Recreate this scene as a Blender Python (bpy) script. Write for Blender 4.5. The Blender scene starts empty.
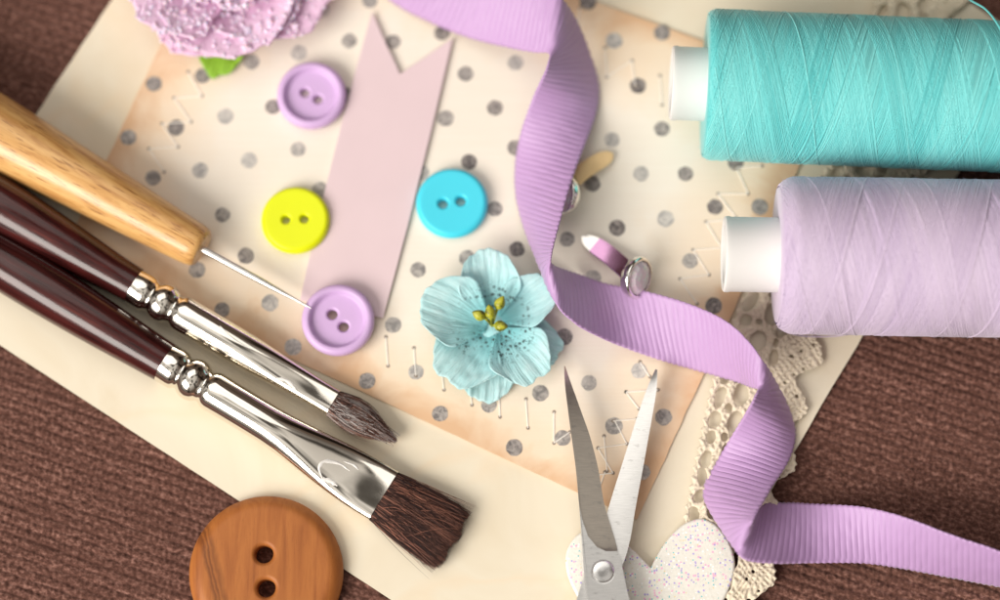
import bpy, bmesh, math, random
import numpy as np
from mathutils import Vector, Matrix, noise
from mathutils.geometry import delaunay_2d_cdt
random.seed(11)
rng = np.random.default_rng(5)
PI = math.pi
MM = 0.001                      # everything is drawn in millimetres
SC = bpy.context.scene
COL = SC.collection

# ------------------------------------------------------------------ camera
TILT, DIST, FOC = math.radians(13), 600.0, 100.0
FPX = 1000 * FOC / 36.0
CAM = Vector((0, -DIST * math.sin(TILT), DIST * math.cos(TILT)))
FWD = Vector((0, math.sin(TILT), -math.cos(TILT)))
UPV = Vector((0, math.cos(TILT), math.sin(TILT)))

def P(px, py, z=0.0):
    """a spot in the photograph -> the place on the table (mm) at height z"""
    d = FWD + Vector((1, 0, 0)) * ((px - 500) / FPX) + UPV * ((300 - py) / FPX)
    return CAM + d * ((z - CAM.z) / d.z)

def depth(p):
    return (p - CAM).dot(FWD)

# ------------------------------------------------------------------ noise
def vnoise(x, y, seed=0):
    x = np.asarray(x, float); y = np.asarray(y, float)
    xi = np.floor(x).astype(np.int64); yi = np.floor(y).astype(np.int64)
    fx = x - xi; fy = y - yi
    fx = fx * fx * (3 - 2 * fx); fy = fy * fy * (3 - 2 * fy)
    def h(a, b):
        n = (a * 374761393 + b * 668265263 + seed * 974634777) & 0x7fffffff
        n = ((n ^ (n >> 13)) * 1274126177) & 0x7fffffff
        return ((n ^ (n >> 16)) & 0xffff) / 65535.0
    return ((h(xi, yi) * (1 - fx) + h(xi + 1, yi) * fx) * (1 - fy)
            + (h(xi, yi + 1) * (1 - fx) + h(xi + 1, yi + 1) * fx) * fy) * 2 - 1

# ------------------------------------------------------------------ mesh building
class MB:
    def __init__(self):
        self.v = []; self.f = []; self.m = []
    def face(self, idx, mi=0):
        self.f.append(tuple(idx)); self.m.append(mi)
    def grid(self, rows, close_u=False, close_v=False, mi=0, flip=False):
        """rows: list of equally long lists of points"""
        b = len(self.v); nr = len(rows); nc = len(rows[0])
        for r in rows:
            self.v.extend([tuple(p) for p in r])
        for i in range(nr if close_u else nr - 1):
            i2 = (i + 1) % nr
            for j in range(nc if close_v else nc - 1):
                j2 = (j + 1) % nc
                q = (b + i * nc + j, b + i * nc + j2, b + i2 * nc + j2, b + i2 * nc + j)
                self.face(q[::-1] if flip else q, mi)
        return b
    def fan(self, ring, mi=0, flip=False):
        b = len(self.v); self.v.extend([tuple(p) for p in ring])
        idx = list(range(b, b + len(ring)))
        self.face(idx[::-1] if flip else idx, mi)
    def tube(self, path, rad, n=6, mi=0, cap=True):
        path = [Vector(p) for p in path]
        if not hasattr(rad, '__len__'): rad = [rad] * len(path)
        rows = []; up = None
        for i, p in enumerate(path):
            t = (path[min(i + 1, len(path) - 1)] - path[max(i - 1, 0)])
            if t.length < 1e-9: t = Vector((1, 0, 0))
            t.normalize()
            if up is None:
                up = Vector((0, 0, 1)) if abs(t.z) < .9 else Vector((1, 0, 0))
            a = t.cross(up)
            if a.length < 1e-6: a = t.orthogonal()
            a.normalize(); b = a.cross(t); up = b
            rows.append([p + (a * math.cos(2 * PI * k / n) + b * math.sin(2 * PI * k / n)) * rad[i] for k in range(n)])
        self.grid(rows, close_v=True, mi=mi)
        if cap:
            self.fan(rows[0], mi, False); self.fan(rows[-1], mi, True)
    def loft(self, secs, n=40, mi=0, power=2.0, caps=(True, True)):
        """secs: (s, half width, half height, z of the centre [, y of the centre]) along local x"""
        rows = []
        for sec in secs:
            s, a, b, zc = sec[:4]; yc = sec[4] if len(sec) > 4 else 0
            pw = sec[5] if len(sec) > 5 else power
            r = []
            for k in range(n):
                c, d = math.cos(2 * PI * k / n), math.sin(2 * PI * k / n)
                r.append((s, yc + a * math.copysign(abs(c) ** (2 / pw), c), zc + b * math.copysign(abs(d) ** (2 / pw), d)))
            rows.append(r)
        self.grid(rows, close_v=True, mi=mi)
        if caps[0]: self.fan(rows[0], mi, False)
        if caps[1]: self.fan(rows[-1], mi, True)
    def slab(self, top, bot_z, mi=0):
        """a closed outline (points with their own top height) extruded down to bot_z (number or list)"""
        b = len(self.v); n = len(top)
        self.v.extend([tuple(p) for p in top])
        bz = bot_z if hasattr(bot_z, '__len__') else [bot_z] * n
        self.v.extend([(p[0], p[1], z) for p, z in zip(top, bz)])
        self.face(range(b, b + n), mi); self.face(list(range(b + n, b + 2 * n))[::-1], mi)
        for i in range(n):
            j = (i + 1) % n
            self.face((b + i, b + n + i, b + n + j, b + j), mi)
    def build(self, name, mats, parent=None, base=None, sharp=35, frame=None, fix=True):
        """base / frame: drawn in world mm, stored relative to it"""
        vs = np.array(self.v, float)
        if frame is not None:
            inv = np.array(frame.inverted())
            vs = vs @ inv[:3, :3].T + inv[:3, 3]
        elif base is not None:
            vs = vs - np.array(base)
        me = bpy.data.meshes.new(name)
        me.from_pydata((vs * MM).tolist(), [], self.f)
        if not isinstance(mats, (list, tuple)): mats = [mats]
        for mt in mats: me.materials.append(mt)
        me.polygons.foreach_set('material_index', self.m)
        if fix:
            bm = bmesh.new(); bm.from_mesh(me)
            bmesh.ops.recalc_face_normals(bm, faces=bm.faces)
            bm.to_mesh(me); bm.free()
        me.polygons.foreach_set('use_smooth', [True] * len(me.polygons))
        me.update()
        if sharp: me.set_sharp_from_angle(angle=math.radians(sharp))
        o = bpy.data.objects.new(name, me); COL.objects.link(o)
        if parent is not None: o.parent = parent
        elif base is not None: o.location = Vector(base) * MM
        return o

def add_attr(o, name, vals):
    at = o.data.attributes.new(name, 'FLOAT', 'POINT'); at.data.foreach_set('value', vals)

def lathe_x(prof, n=64):
    """profile (x, r) turned about the local x axis"""
    return [[(x, r * math.cos(2 * PI * k / n), r * math.sin(2 * PI * k / n)) for k in range(n)] for x, r in prof]

def tag(o, label=None, cat=None, group=None, kind=None):
    if label: o['label'] = label
    if cat: o['category'] = cat
    if group: o['group'] = group
    if kind: o['kind'] = kind
    return o

def thing(name, label, cat, loc, rotz=0.0, group=None):
    o = bpy.data.objects.new(name, None); COL.objects.link(o)
    o.empty_display_size = .005
    o.location = Vector(loc) * MM; o.rotation_euler = (0, 0, rotz)
    fr = Matrix.Translation(Vector(loc)) @ Matrix.Rotation(rotz, 4, 'Z')
    tag(o, label, cat, group)
    return o, fr

def crom(pts, n):
    """Catmull-Rom through rows of numbers"""
    a = np.array(pts, float); k = len(a)
    pad = np.vstack([2 * a[0] - a[1], a, 2 * a[-1] - a[-2]])
    out = []
    for t in np.linspace(0, k - 1 - 1e-9, n):
        i = int(t); f = t - i
        p0, p1, p2, p3 = pad[i], pad[i + 1], pad[i + 2], pad[i + 3]
        out.append(.5 * ((2 * p1) + (-p0 + p2) * f + (2 * p0 - 5 * p1 + 4 * p2 - p3) * f * f + (-p0 + 3 * p1 - 3 * p2 + p3) * f ** 3))
    return np.array(out)

# ------------------------------------------------------------------ materials
class NT:
    def __init__(self, name):
        self.mat = bpy.data.materials.new(name); self.mat.use_nodes = True
        self.nt = self.mat.node_tree; self.n = self.nt.nodes
        self.b = self.n['Principled BSDF']
    def new(self, t, **kw):
        x = self.n.new(t)
        for k, v in kw.items(): setattr(x, k, v)
        return x
    def link(self, a, b): self.nt.links.new(a, b)
    def put(self, sock, v):
        if isinstance(v, bpy.types.NodeSocket): self.link(v, sock)
        else: sock.default_value = v
    def coord(self, scale=(1, 1, 1), rot=(0, 0, 0), loc=(0, 0, 0)):
        """object coordinates in millimetres, times scale"""
        t = self.new('ShaderNodeTexCoord'); m = self.new('ShaderNodeMapping')
        self.link(t.outputs['Object'], m.inputs[0])
        m.inputs['Scale'].default_value = [s * 1000 for s in scale]
        m.inputs['Rotation'].default_value = rot
        m.inputs['Location'].default_value = loc
        return m.outputs[0]
    def noise(self, vec, scale=1, detail=3, rough=.55, dist=0):
        x = self.new('ShaderNodeTexNoise')
        self.link(vec, x.inputs['Vector'])
        x.inputs['Scale'].default_value = scale; x.inputs['Detail'].default_value = detail
        x.inputs['Roughness'].default_value = rough; x.inputs['Distortion'].default_value = dist
        return x.outputs['Fac']
    def voro(self, vec, scale=1, out='Distance', feature='F1'):
        x = self.new('ShaderNodeTexVoronoi', feature=feature)
        self.link(vec, x.inputs['Vector']); x.inputs['Scale'].default_value = scale
        return x.outputs[out]
    def ramp(self, fac, stops, interp='LINEAR'):
        r = self.new('ShaderNodeValToRGB'); self.link(fac, r.inputs[0])
        e = r.color_ramp.elements; r.color_ramp.interpolation = interp
        while len(e) < len(stops): e.new(.5)
        for el, (p, c) in zip(e, stops):
            el.position = p
            el.color = (c, c, c, 1) if not hasattr(c, '__len__') else (*c[:3], 1)
        return r.outputs[0]
    def mix(self, fac, a, b, mode='MIX'):
        x = self.new('ShaderNodeMix', data_type='RGBA', blend_type=mode)
        self.put(x.inputs[0], fac)
        for s, v in ((x.inputs[6], a), (x.inputs[7], b)):
            if isinstance(v, bpy.types.NodeSocket): self.link(v, s)
            else: s.default_value = (*v[:3], 1)
        return x.outputs[2]
    def math(self, op, a, b=0.0, c=0.0):
        x = self.new('ShaderNodeMath', operation=op)
        self.put(x.inputs[0], a); self.put(x.inputs[1], b); self.put(x.inputs[2], c)
        return x.outputs[0]
    def island(self):
        return self.new('ShaderNodeNewGeometry').outputs['Random Per Island']
    def attr(self, name):
        return self.new('ShaderNodeAttribute', attribute_name=name).outputs['Fac']
    def color(self, v):
        if isinstance(v, bpy.types.NodeSocket): self.link(v, self.b.inputs['Base Color'])
        else: self.b.inputs['Base Color'].default_value = (*v[:3], 1)
    def set(self, **kw):
        for k, v in kw.items():
            self.put(self.b.inputs[k.replace('_', ' ')], v)
    def bump(self, h, strength=.3, dist=.1):
        x = self.new('ShaderNodeBump'); self.link(h, x.inputs['Height'])
        x.inputs['Strength'].default_value = strength; x.inputs['Distance'].default_value = dist * MM
        self.link(x.outputs[0], self.b.inputs['Normal'])

def m_cloth():
    t = NT('brown ribbed cloth')
    c = t.coord((1, 1, 1))
    yarn = t.noise(t.coord((.9, 1.3, 1)), 1.0, 3, .6)
    big = t.noise(t.coord((.03, .35, 1)), 1.0, 4, .65)
    col = t.ramp(yarn, [(.26, (.032, .012, .008)), (.5, (.150, .067, .050)), (.74, (.38, .200, .158))])
    col = t.mix(t.ramp(big, [(.36, 0.0), (.66, .6)]), col, (.085, .035, .025))
    t.color(col); t.set(Roughness=.95, Specular_IOR_Level=.15, Sheen_Weight=.12)
    t.bump(t.noise(t.coord((2.2, 4, 3)), 1.6, 4, .7), .7, .25)
    return t.mat

def m_cream():
    t = NT('cream marbled card')
    c = t.coord()
    col = t.ramp(t.noise(c, .03, 4, .55, .8), [(.3, (.73, .645, .50)), (.5, (.765, .69, .55)), (.7, (.71, .615, .46))])
    vein = t.noise(c, .012, 3, .5, 1.5)
    v = t.ramp(vein, [(.465, 0.0), (.5, .20), (.535, 0.0)])
    col = t.mix(v, col, (.80, .58, .36))
    t.color(col); t.set(Roughness=.7, Specular_IOR_Level=.25)
    t.bump(t.noise(c, 1.5, 4), .12, .08)
    return t.mat

def m_dotpaper():
    t = NT('aged cream paper with inked edges')
    c = t.coord()
    e = t.attr('edge')
    n = t.math('MULTIPLY_ADD', t.noise(c, .06, 4, .6, .5), .9, -.45)
    e2 = t.math('ADD', e, n)
    base = t.mix(t.noise(c, .05, 4), (.85, .79, .70), (.81, .74, .645))
    mid = t.mix(t.ramp(e2, [(.08, 0.0), (.8, .82)]), base, (.83, .645, .455))
    col = t.mix(t.ramp(e2, [(.72, 0.0), (1.1, .7)]), mid, (.64, .36, .18))
    lin = t.noise(t.coord((.05, 3, 1), rot=(0, 0, .35)), 1.0, 3, .7)
    col = t.mix(t.ramp(lin, [(.35, 0.0), (.75, .12)]), col, (.66, .49, .35))
    t.color(col); t.set(Roughness=.75, Specular_IOR_Level=.2)
    t.bump(t.noise(c, 2.0, 4), .15, .08)
    return t.mat

def m_dot():
    t = NT('grey watercolour dots')
    r = t.island()
    n = t.noise(t.coord(), .75, 5, .75, 1.0)
    dark = t.mix(r, (.085, .073, .075), (.38, .365, .355))
    lite = t.mix(r, (.34, .30, .28), (.66, .62, .57))
    t.color(t.mix(t.ramp(n, [(.40, 0.0), (.60, 1.0)]), dark, lite)); t.set(Roughness=.75, Specular_IOR_Level=.2)
    return t.mat

def plain(name, col, rough=.5, **kw):
    t = NT(name); t.color(col); t.set(Roughness=rough, **kw); return t.mat

def speckled(name, col, var=.12, scale=.3, rough=.4, bump=.1, bscale=3, **kw):
    t = NT(name); c = t.coord()
    d = tuple(x * (1 - var) for x in col)
    t.color(t.mix(t.noise(c, scale, 4), d, tuple(min(1, x * (1 + var * .5)) for x in col)))
    t.set(Roughness=rough, **kw)
    if bump: t.bump(t.noise(c, bscale, 3), bump, .06)
    return t.mat

def m_plastic(name, col, sub=.15, rough=.38):
    t = NT(name); c = t.coord()
    t.color(t.mix(t.noise(c, .25, 3), tuple(x * .95 for x in col), col))
    t.set(Roughness=t.math('MULTIPLY_ADD', t.noise(c, .9, 3), .16, rough - .08), Specular_IOR_Level=.4,
          Subsurface_Weight=sub, Subsurface_Scale=.0012, Subsurface_Radius=(1, 1, 1))
    t.bump(t.noise(c, .7, 2), .05, .1)
    return t.mat

def m_lightwood():
    t = NT('pale varnished wood')
    c = t.coord((.05, .7, .7))
    g = t.noise(c, 1.0, 5, .62, .6)
    col = t.ramp(g, [(.3, (.42, .185, .055)), (.45, (.60, .32, .105)), (.62, (.72, .43, .165)), (.8, (.64, .35, .12))])
    dash = t.noise(t.coord((.11, 2.2, 2.2)), 1.0, 3, .5)
    col = t.mix(t.ramp(dash, [(.58, 0.0), (.68, .8)]), col, (.27, .105, .03))
    t.color(col); t.set(Roughness=.32, Specular_IOR_Level=.45, Coat_Weight=.35, Coat_Roughness=.18)
    t.bump(t.noise(t.coord((.08, 1.4, 1.4)), 1.0, 4), .12, .12)
    return t.mat

def m_buttonwood():
    t = NT('orange brown turned wood')
    c = t.coord((.9, .10, .6), rot=(0, 0, -.5))
    g = t.noise(c, .42, 5, .6, .7)
    col = t.ramp(g, [(.28, (.24, .070, .016)), (.42, (.35, .112, .026)), (.58, (.42, .145, .034)), (.75, (.33, .105, .024))])
    sx = t.new('ShaderNodeSeparateXYZ'); t.link(t.coord(), sx.inputs[0])
    q = t.math('MULTIPLY_ADD', sx.outputs[1], .27, sx.outputs[0])
    q = t.math('MULTIPLY_ADD', t.noise(t.coord((.25, .12, .3)), 1.0, 4), 3.2, q)
    w = t.ramp(t.math('MULTIPLY_ADD', q, .03, .55), [(.22, 0.0), (.245, .75), (.258, .25), (.272, .8), (.285, .15), (.30, .55), (.33, 0.0)])
    col = t.mix(w, col, (.11, .032, .010))
    pore = t.noise(t.coord((5, .5, 3), rot=(0, 0, -.5)), 1.0, 2)
    col = t.mix(t.ramp(pore, [(.62, 0.0), (.72, .35)]), col, (.20, .07, .02))
    t.color(col); t.set(Roughness=.5, Specular_IOR_Level=.35)
    t.bump(pore, .1, .08)
    return t.mat

def m_lacquer():
    t = NT('dark red brown lacquered wood')
    g = t.noise(t.coord((.05, .9, .9)), 1.0, 4, .6)
    t.color(t.ramp(g, [(.3, (.018, .0035, .0035)), (.6, (.060, .010, .009)), (.8, (.12, .022, .016))]))
    t.set(Roughness=t.math('MULTIPLY_ADD', t.noise(t.coord((.3, 2, 2)), 1.0, 3), 0.14, .10), Specular_IOR_Level=.42, Coat_Weight=.15, Coat_Roughness=.08)
    t.bump(t.noise(t.coord((.25, 2.0, 2.0)), 1.0, 4, .7), .22, .08)
    return t.mat

def m_nickel(name='polished nickel', col=(.84, .79, .71), rough=.075, scr=.10):
    t = NT(name); c = t.coord((.4, 3, 3))
    t.color(col)
    t.set(Metallic=1.0, Roughness=t.math('MULTIPLY_ADD', t.noise(t.coord((.3, .6, .6)), 1.0, 4, .7), scr, rough - scr * .4))
    t.bump(t.noise(c, .35, 2), .035, .05)
    return t.mat

def m_steel(name, col, rough, rot=0.0):
    t = NT(name)
    br = t.noise(t.coord((.35, 7, 1), rot=(0, 0, rot)), 1.0, 3, .65)
    spot = t.noise(t.coord((.35, .9, 1), rot=(0, 0, rot)), 1.0, 4, .7)
    cc = t.mix(t.ramp(br, [(.3, 0.0), (.7, 1.0)]), tuple(x * .80 for x in col), col)
    cc = t.mix(t.ramp(spot, [(.58, 0.0), (.70, .5)]), cc, (.30, .29, .28))
    t.color(cc); t.set(Metallic=1.0, Roughness=t.math('MULTIPLY_ADD', br, .15, rough))
    t.bump(br, .10, .06)
    return t.mat

def m_ribbon():
    t = NT('lilac grosgrain')
    c = t.coord()
    a = (.50, .325, .555)
    col = t.mix(t.noise(c, .12, 3), (.46, .28, .52), a)
    fine = t.noise(c, 5, 2)
    col = t.mix(t.ramp(fine, [(.3, .16), (.7, 0.0)]), col, (.42, .22, .50))
    t.color(col); t.set(Roughness=.46, Specular_IOR_Level=.4, Sheen_Weight=.35, Sheen_Roughness=.35)
    t.bump(fine, .25, .08)
    return t.mat

def m_thread(name, a, b, rough=.5, sheen=.2):
    t = NT(name)
    col = t.mix(t.math('MULTIPLY_ADD', t.attr('band'), .6, t.math('MULTIPLY', t.island(), .4)), a, b)  # tone per winding band painted in to stand for its directional sheen
    t.color(col)
    t.set(Roughness=rough, Specular_IOR_Level=.35, Sheen_Weight=sheen, Sheen_Roughness=.5)
    
    return t.mat

def m_petal():
    t = NT('pale turquoise crinkled paper')
    c = t.coord()
    r = t.attr('rad')
    col = t.mix(t.ramp(r, [(.1, 0.0), (.75, 1.0)]), (.21, .61, .67), (.60, .84, .865))
    col = t.mix(t.ramp(t.noise(c, .25, 4, .6), [(.35, .35), (.7, 0.0)]), col, (.24, .62, .66))
    n = t.voro(c, .82)
    near = t.ramp(t.noise(c, .13, 2), [(.40, 0.0), (.54, 1.0)])
    n2 = t.voro(t.coord((1, 1, 1), loc=(3, 1, 0)), 1.7)
    n = t.math('MINIMUM', t.math('MULTIPLY_ADD', t.noise(c, 2.5, 3), .45, t.math('SUBTRACT', n, .12)), t.math('ADD', n2, .16))
    sp = t.math('MULTIPLY', t.ramp(n, [(.34, 1.0), (.43, 0.0)]), t.math('MULTIPLY', near, t.ramp(r, [(.05, 1.0), (.42, .9), (.60, 0.0)])))
    col = t.mix(sp, col, (.03, .022, .018))
    cv = t.new('ShaderNodeCombineXYZ'); t.put(cv.inputs[0], t.math('MULTIPLY', t.attr('side'), 17.0)); t.put(cv.inputs[1], t.math('MULTIPLY', r, 2.2))
    crepe = t.noise(cv.outputs[0], 1.0, 4, .65, .4)
    t.color(t.mix(t.ramp(crepe, [(.38, .30), (.6, 0.0)]), col, (.36, .68, .72)))
    t.set(Roughness=.95, Specular_IOR_Level=.06, Subsurface_Weight=.18, Subsurface_Scale=.0015, Subsurface_Radius=(.6, 1, 1))
    t.bump(crepe, .8, .7)
    return t.mat

def m_sugar_petal():
    t = NT('sugared orchid pink petal')
    c = t.coord(); r = t.attr('rad')
    col = t.mix(t.noise(c, .12, 4), (.70, .42, .63), (.80, .60, .75))
    col = t.mix(t.ramp(r, [(.15, .7), (.7, 0.0)]), col, (.50, .16, .40))
    t.color(col); t.set(Roughness=.6, Subsurface_Weight=.2, Subsurface_Scale=.0015, Subsurface_Radius=(1, .6, .9))
    t.bump(t.noise(c, 1.0, 4), .5, .5)
    return t.mat

def m_glitter():
    t = NT('white glitter foam')
    c = t.coord()
    d = t.voro(c, 1.95); cc = t.voro(c, 1.95, 'Color')
    hs = t.new('ShaderNodeHueSaturation'); t.link(cc, hs.inputs['Color']); hs.inputs['Saturation'].default_value = .75; hs.inputs['Value'].default_value = 1.0
    sep = t.new('ShaderNodeSeparateColor'); t.link(cc, sep.inputs[0])
    pick = t.math('MULTIPLY', t.ramp(d, [(.40, 1.0), (.48, 0.0)]), t.ramp(sep.outputs[0], [(.58, 0.0), (.63, .92)]))
    fl = t.ramp(sep.outputs[2], [(0.0, (.12, .55, .58)), (.25, (.42, .33, .72)), (.45, (.85, .42, .62)), (.62, (.95, .95, .95)), (.85, (.80, .62, .30))], 'CONSTANT')
    base = t.mix(t.noise(c, 1.2, 4), (.86, .84, .775), (.74, .72, .65))
    t.color(t.mix(pick, base, fl))
    t.set(Roughness=t.ramp(sep.outputs[1], [(.5, .75), (.8, .25)]), Specular_IOR_Level=.6)
    b1 = t.new('ShaderNodeBump'); t.link(t.math('ADD', cc, 0), b1.inputs['Height'])
    b1.inputs['Strength'].default_value = .5; b1.inputs['Distance'].default_value = .12 * MM
    t.link(b1.outputs[0], t.b.inputs['Normal'])
    return t.mat

def m_lace():
    t = NT('cream cotton lace')
    c = t.coord()
    col = t.mix(t.noise(c, .8, 4), (.90, .805, .645), (.82, .70, .53))
    t.color(col); t.set(Roughness=.9, Specular_IOR_Level=.15, Sheen_Weight=.1)
    t.bump(t.noise(t.coord((1, 1, 1)), 2.6, 5, .7, 1.0), .9, .3)
    return t.mat

def m_bristle(name, a, b, tip=None):
    t = NT(name)
    r = t.island()
    col = t.ramp(r, [(0.0, a), (.62, tuple(x * 1.7 for x in a)), (.90, b), (1.0, tuple(min(1, x * 1.7) for x in b))])
    if tip:
        w = t.noise(t.coord((.10, .9, .9)), 1.0, 4, .7)
        col = t.mix(t.ramp(w, [(.53, 0.0), (.68, .6)]), col, tip)
        r2 = t.math('FRACT', t.math('MULTIPLY', r, 7.31))
        col = t.mix(t.ramp(r2, [(.80, 0.0), (.84, .75)]), col, tip)
    t.color(col); t.set(Roughness=.42, Specular_IOR_Level=.4)
    return t.mat

def m_stamen():
    t = NT('olive yellow stamen'); c = t.coord()
    col = t.ramp(t.noise(c, .5, 4, .6), [(.38, (.10, .105, .008)), (.55, (.40, .40, .022)), (.7, (.55, .53, .07))])
    col = t.mix(t.ramp(t.noise(c, 2.4, 2), [(.60, 0.0), (.66, .85)]), col, (.05, .04, .01))
    t.color(col); t.set(Roughness=.35); t.bump(t.noise(c, 1.3, 3), .4, .3)
    return t.mat

def m_clear():
    t = NT('clear faceted crystal')
    t.color(t.ramp(t.noise(t.coord(), .45, 2), [(.35, (.95, .90, .88)), (.5, (.90, .70, .82)), (.65, (.86, .92, .90))]))
    t.set(Roughness=.05, IOR=1.5, Transmission_Weight=.25, Specular_IOR_Level=.8)
    return t.mat

M = dict(
    cloth=m_cloth(), cream=m_cream(), dotpaper=m_dotpaper(), dot=m_dot(),
    stitch=plain('white stitch thread', (.88, .84, .78), .8), hole=plain('dark stitch holes', (.24, .19, .15), .9),
    flag=speckled('pale pink card', (.72, .565, .595), .06, .08, .75, .08),
    lilac=m_plastic('lilac plastic', (.62, .42, .70)), yellow=m_plastic('acid yellow plastic', (.76, .82, .0), .05),
    blue=m_plastic('sky blue plastic', (.06, .66, .83), .05),
    lightwood=m_lightwood(), buttonwood=m_buttonwood(), lacquer=m_lacquer(), nickel=m_nickel(),
    needle=m_nickel('steel needle', (.72, .70, .67), .2, .1),
    steel=m_steel('bright brushed steel', (.76, .75, .735), .26, .2), ground=m_steel('ground steel toned by reflection', (.60, .545, .475), .36, .15),  # ground facet coloured darker for the dim surroundings its tilt reflects
    screw=m_nickel('polished screw steel', (.74, .73, .72), .2, .1),
    ribbon=m_ribbon(), tq=m_thread('turquoise thread', (.085, .50, .515), (.23, .70, .695), .42),
    lav=m_thread('lavender thread', (.55, .44, .62), (.645, .535, .685), .5, .35),
    core=speckled('white card tube', (.75, .74, .72), .03, .2, .5, .05),
    petal=m_petal(), sugarp=m_sugar_petal(), crystal=speckled('pink sugar crystals', (.90, .68, .84), .22, .4, .34, 0, Specular_IOR_Level=.5, Subsurface_Weight=.4, Subsurface_Scale=.0012),
    leaf=speckled('green leaf', (.27, .52, .035), .25, .3, .55, .2, 1.5),
    stamen=m_stamen(),
    glitter=m_glitter(), lace=m_lace(),
    bristle=m_bristle('dark brown bristles', (.024, .008, .006), (.28, .115, .075)),
    bristlew=m_bristle('paint crusted bristles', (.045, .02, .015), (.22, .10, .07), (.62, .57, .55)),
    paint=speckled('dried white paint', (.78, .75, .72), .15, .9, .6, .5, 2),
    clear=m_clear(), prongl=m_nickel('metal tinted by ribbon reflection', (.66, .36, .60), .14, .1), prongg=speckled('pale gold metal', (.86, .62, .32), .1, .4, .35, .05, Metallic=.35),  # lilac prong colour imitates the ribbon reflected in plain metal
    cup=m_nickel('bright cup metal', (.86, .84, .80), .1, .1), foil=speckled('pearly gem foil', (.92, .80, .84), .25, .4, .3, .3, 1, Metallic=.3),
)

# ------------------------------------------------------------------ the setting: ribbed brown cloth
def make_cloth():
    ang = math.radians(-19)
    uu = np.concatenate([np.linspace(-560, -128, 60), np.arange(-127.7, 127.7, .34), np.linspace(128, 560, 60)])
    vv = np.concatenate([np.linspace(-560, -106, 60), np.arange(-105.8, 105.8, .29), np.linspace(106, 560, 60)])
    U, V = np.meshgrid(uu, vv)
    per = 1.95
    W = V + .25 * vnoise(U * .06, V * .06, 3) + .12 * vnoise(U * .3, V * .3, 8)
    row = np.floor(W / per); f = W / per - row
    rib = np.sqrt(np.clip(1 - (2 * f - 1) ** 2, 0, 1))
    off = (np.sin(row * 12.9898) * 43758.5453) % 1.0
    st = U / 1.2 + off * .9 + .35 * f + .4 * vnoise(U * .4, row * 1.7, 4)
    stitch = np.abs(np.sin(PI * st)) ** .6
    z = -.05 + .66 * rib * (.46 + .54 * stitch) + .10 * vnoise(U * 2.2, V * 2.2, 6) + .07 * vnoise(U * 1.0, V * 1.0, 9)
    z -= .55
    nr, nc = U.shape
    co = np.stack([U, V, z], -1).reshape(-1, 3) * MM
    me = bpy.data.meshes.new('tablecloth')
    i = np.arange(nr * nc).reshape(nr, nc)
    q = np.stack([i[:-1, :-1], i[:-1, 1:], i[1:, 1:], i[1:, :-1]], -1).reshape(-1, 4)
    me.vertices.add(len(co)); me.vertices.foreach_set('co', co.ravel())
    me.loops.add(q.size); me.loops.foreach_set('vertex_index', q.ravel().astype(np.int32))
    me.polygons.add(len(q)); me.polygons.foreach_set('loop_start', np.arange(0, q.size, 4, dtype=np.int32))
    me.polygons.foreach_set('use_smooth', [True] * len(q))
    me.update(calc_edges=True); me.materials.append(M['cloth'])
    o = bpy.data.objects.new('tablecloth', me); COL.objects.link(o)
    o.rotation_euler = (0, 0, ang)
    tag(o, kind='structure')
make_cloth()

# ------------------------------------------------------------------ paper sheets
def line_x(a, b, c, d):
    x1, y1, x2, y2 = a[0], a[1], b[0], b[1]; x3, y3, x4, y4 = c[0], c[1], d[0], d[1]
    den = (x1 - x2) * (y3 - y4) - (y1 - y2) * (x3 - x4)
    p = ((x1 * y2 - y1 * x2) * (x3 - x4) - (x1 - x2) * (x3 * y4 - y3 * x4)) / den
    q = ((x1 * y2 - y1 * x2) * (y3 - y4) - (y1 - y2) * (x3 * y4 - y3 * x4)) / den
    return (p, q)

def sheet(name, corners_px, z0, thick, mats, wav, seed, n=70, extra=None, label='', cat=''):
    cs = [P(x, y, z0 + thick) for x, y in corners_px]
    base = (cs[0] + cs[1] + cs[2] + cs[3]) / 4; base.z = z0
    mb = MB(); rows = []; ed = []
    zf = lambda x, y: z0 + thick + wav * (1 + float(vnoise(x * .02, y * .02, seed)))
    L1 = (cs[1] - cs[0]).length; L2 = (cs[3] - cs[0]).length
    # finer near the rim so the inked edge keeps its shape
    ts = [.5 - .5 * math.copysign(abs(math.cos(PI * k / n)) ** .9, math.cos(PI * k / n)) for k in range(n + 1)]
    for a in ts:
        r = []
        for b in ts:
            p = cs[0].lerp(cs[1], a).lerp(cs[3].lerp(cs[2], a), b)
            j = .12 * float(vnoise(p.x * .4, p.y * .4, seed + 1))
            r.append((p.x + j, p.y - j, zf(p.x, p.y)))
            ed.append(max(0, 1 - min(a * L1, (1 - a) * L1, b * L2, (1 - b) * L2) / 24))
        rows.append(r)
    mb.grid(rows)
    ring = [rows[0][j] for j in range(n + 1)] + [rows[i][n] for i in range(1, n + 1)] + [rows[n][j] for j in range(n - 1, -1, -1)] + [rows[i][0] for i in range(n - 1, 0, -1)]
    low = [(p[0], p[1], z0) for p in ring]
    nv = len(mb.v)
    mb.grid([ring, low], close_v=True); mb.fan(low)
    if extra: extra(mb, zf)
    o = mb.build(name, mats, base=base, sharp=40, fix=False)
    at = o.data.attributes.new('edge', 'FLOAT', 'POINT')
    vals = ed + [1.0] * (len(mb.v) - len(ed))
    at.data.foreach_set('value', vals)
    return tag(o, label, cat)

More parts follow.
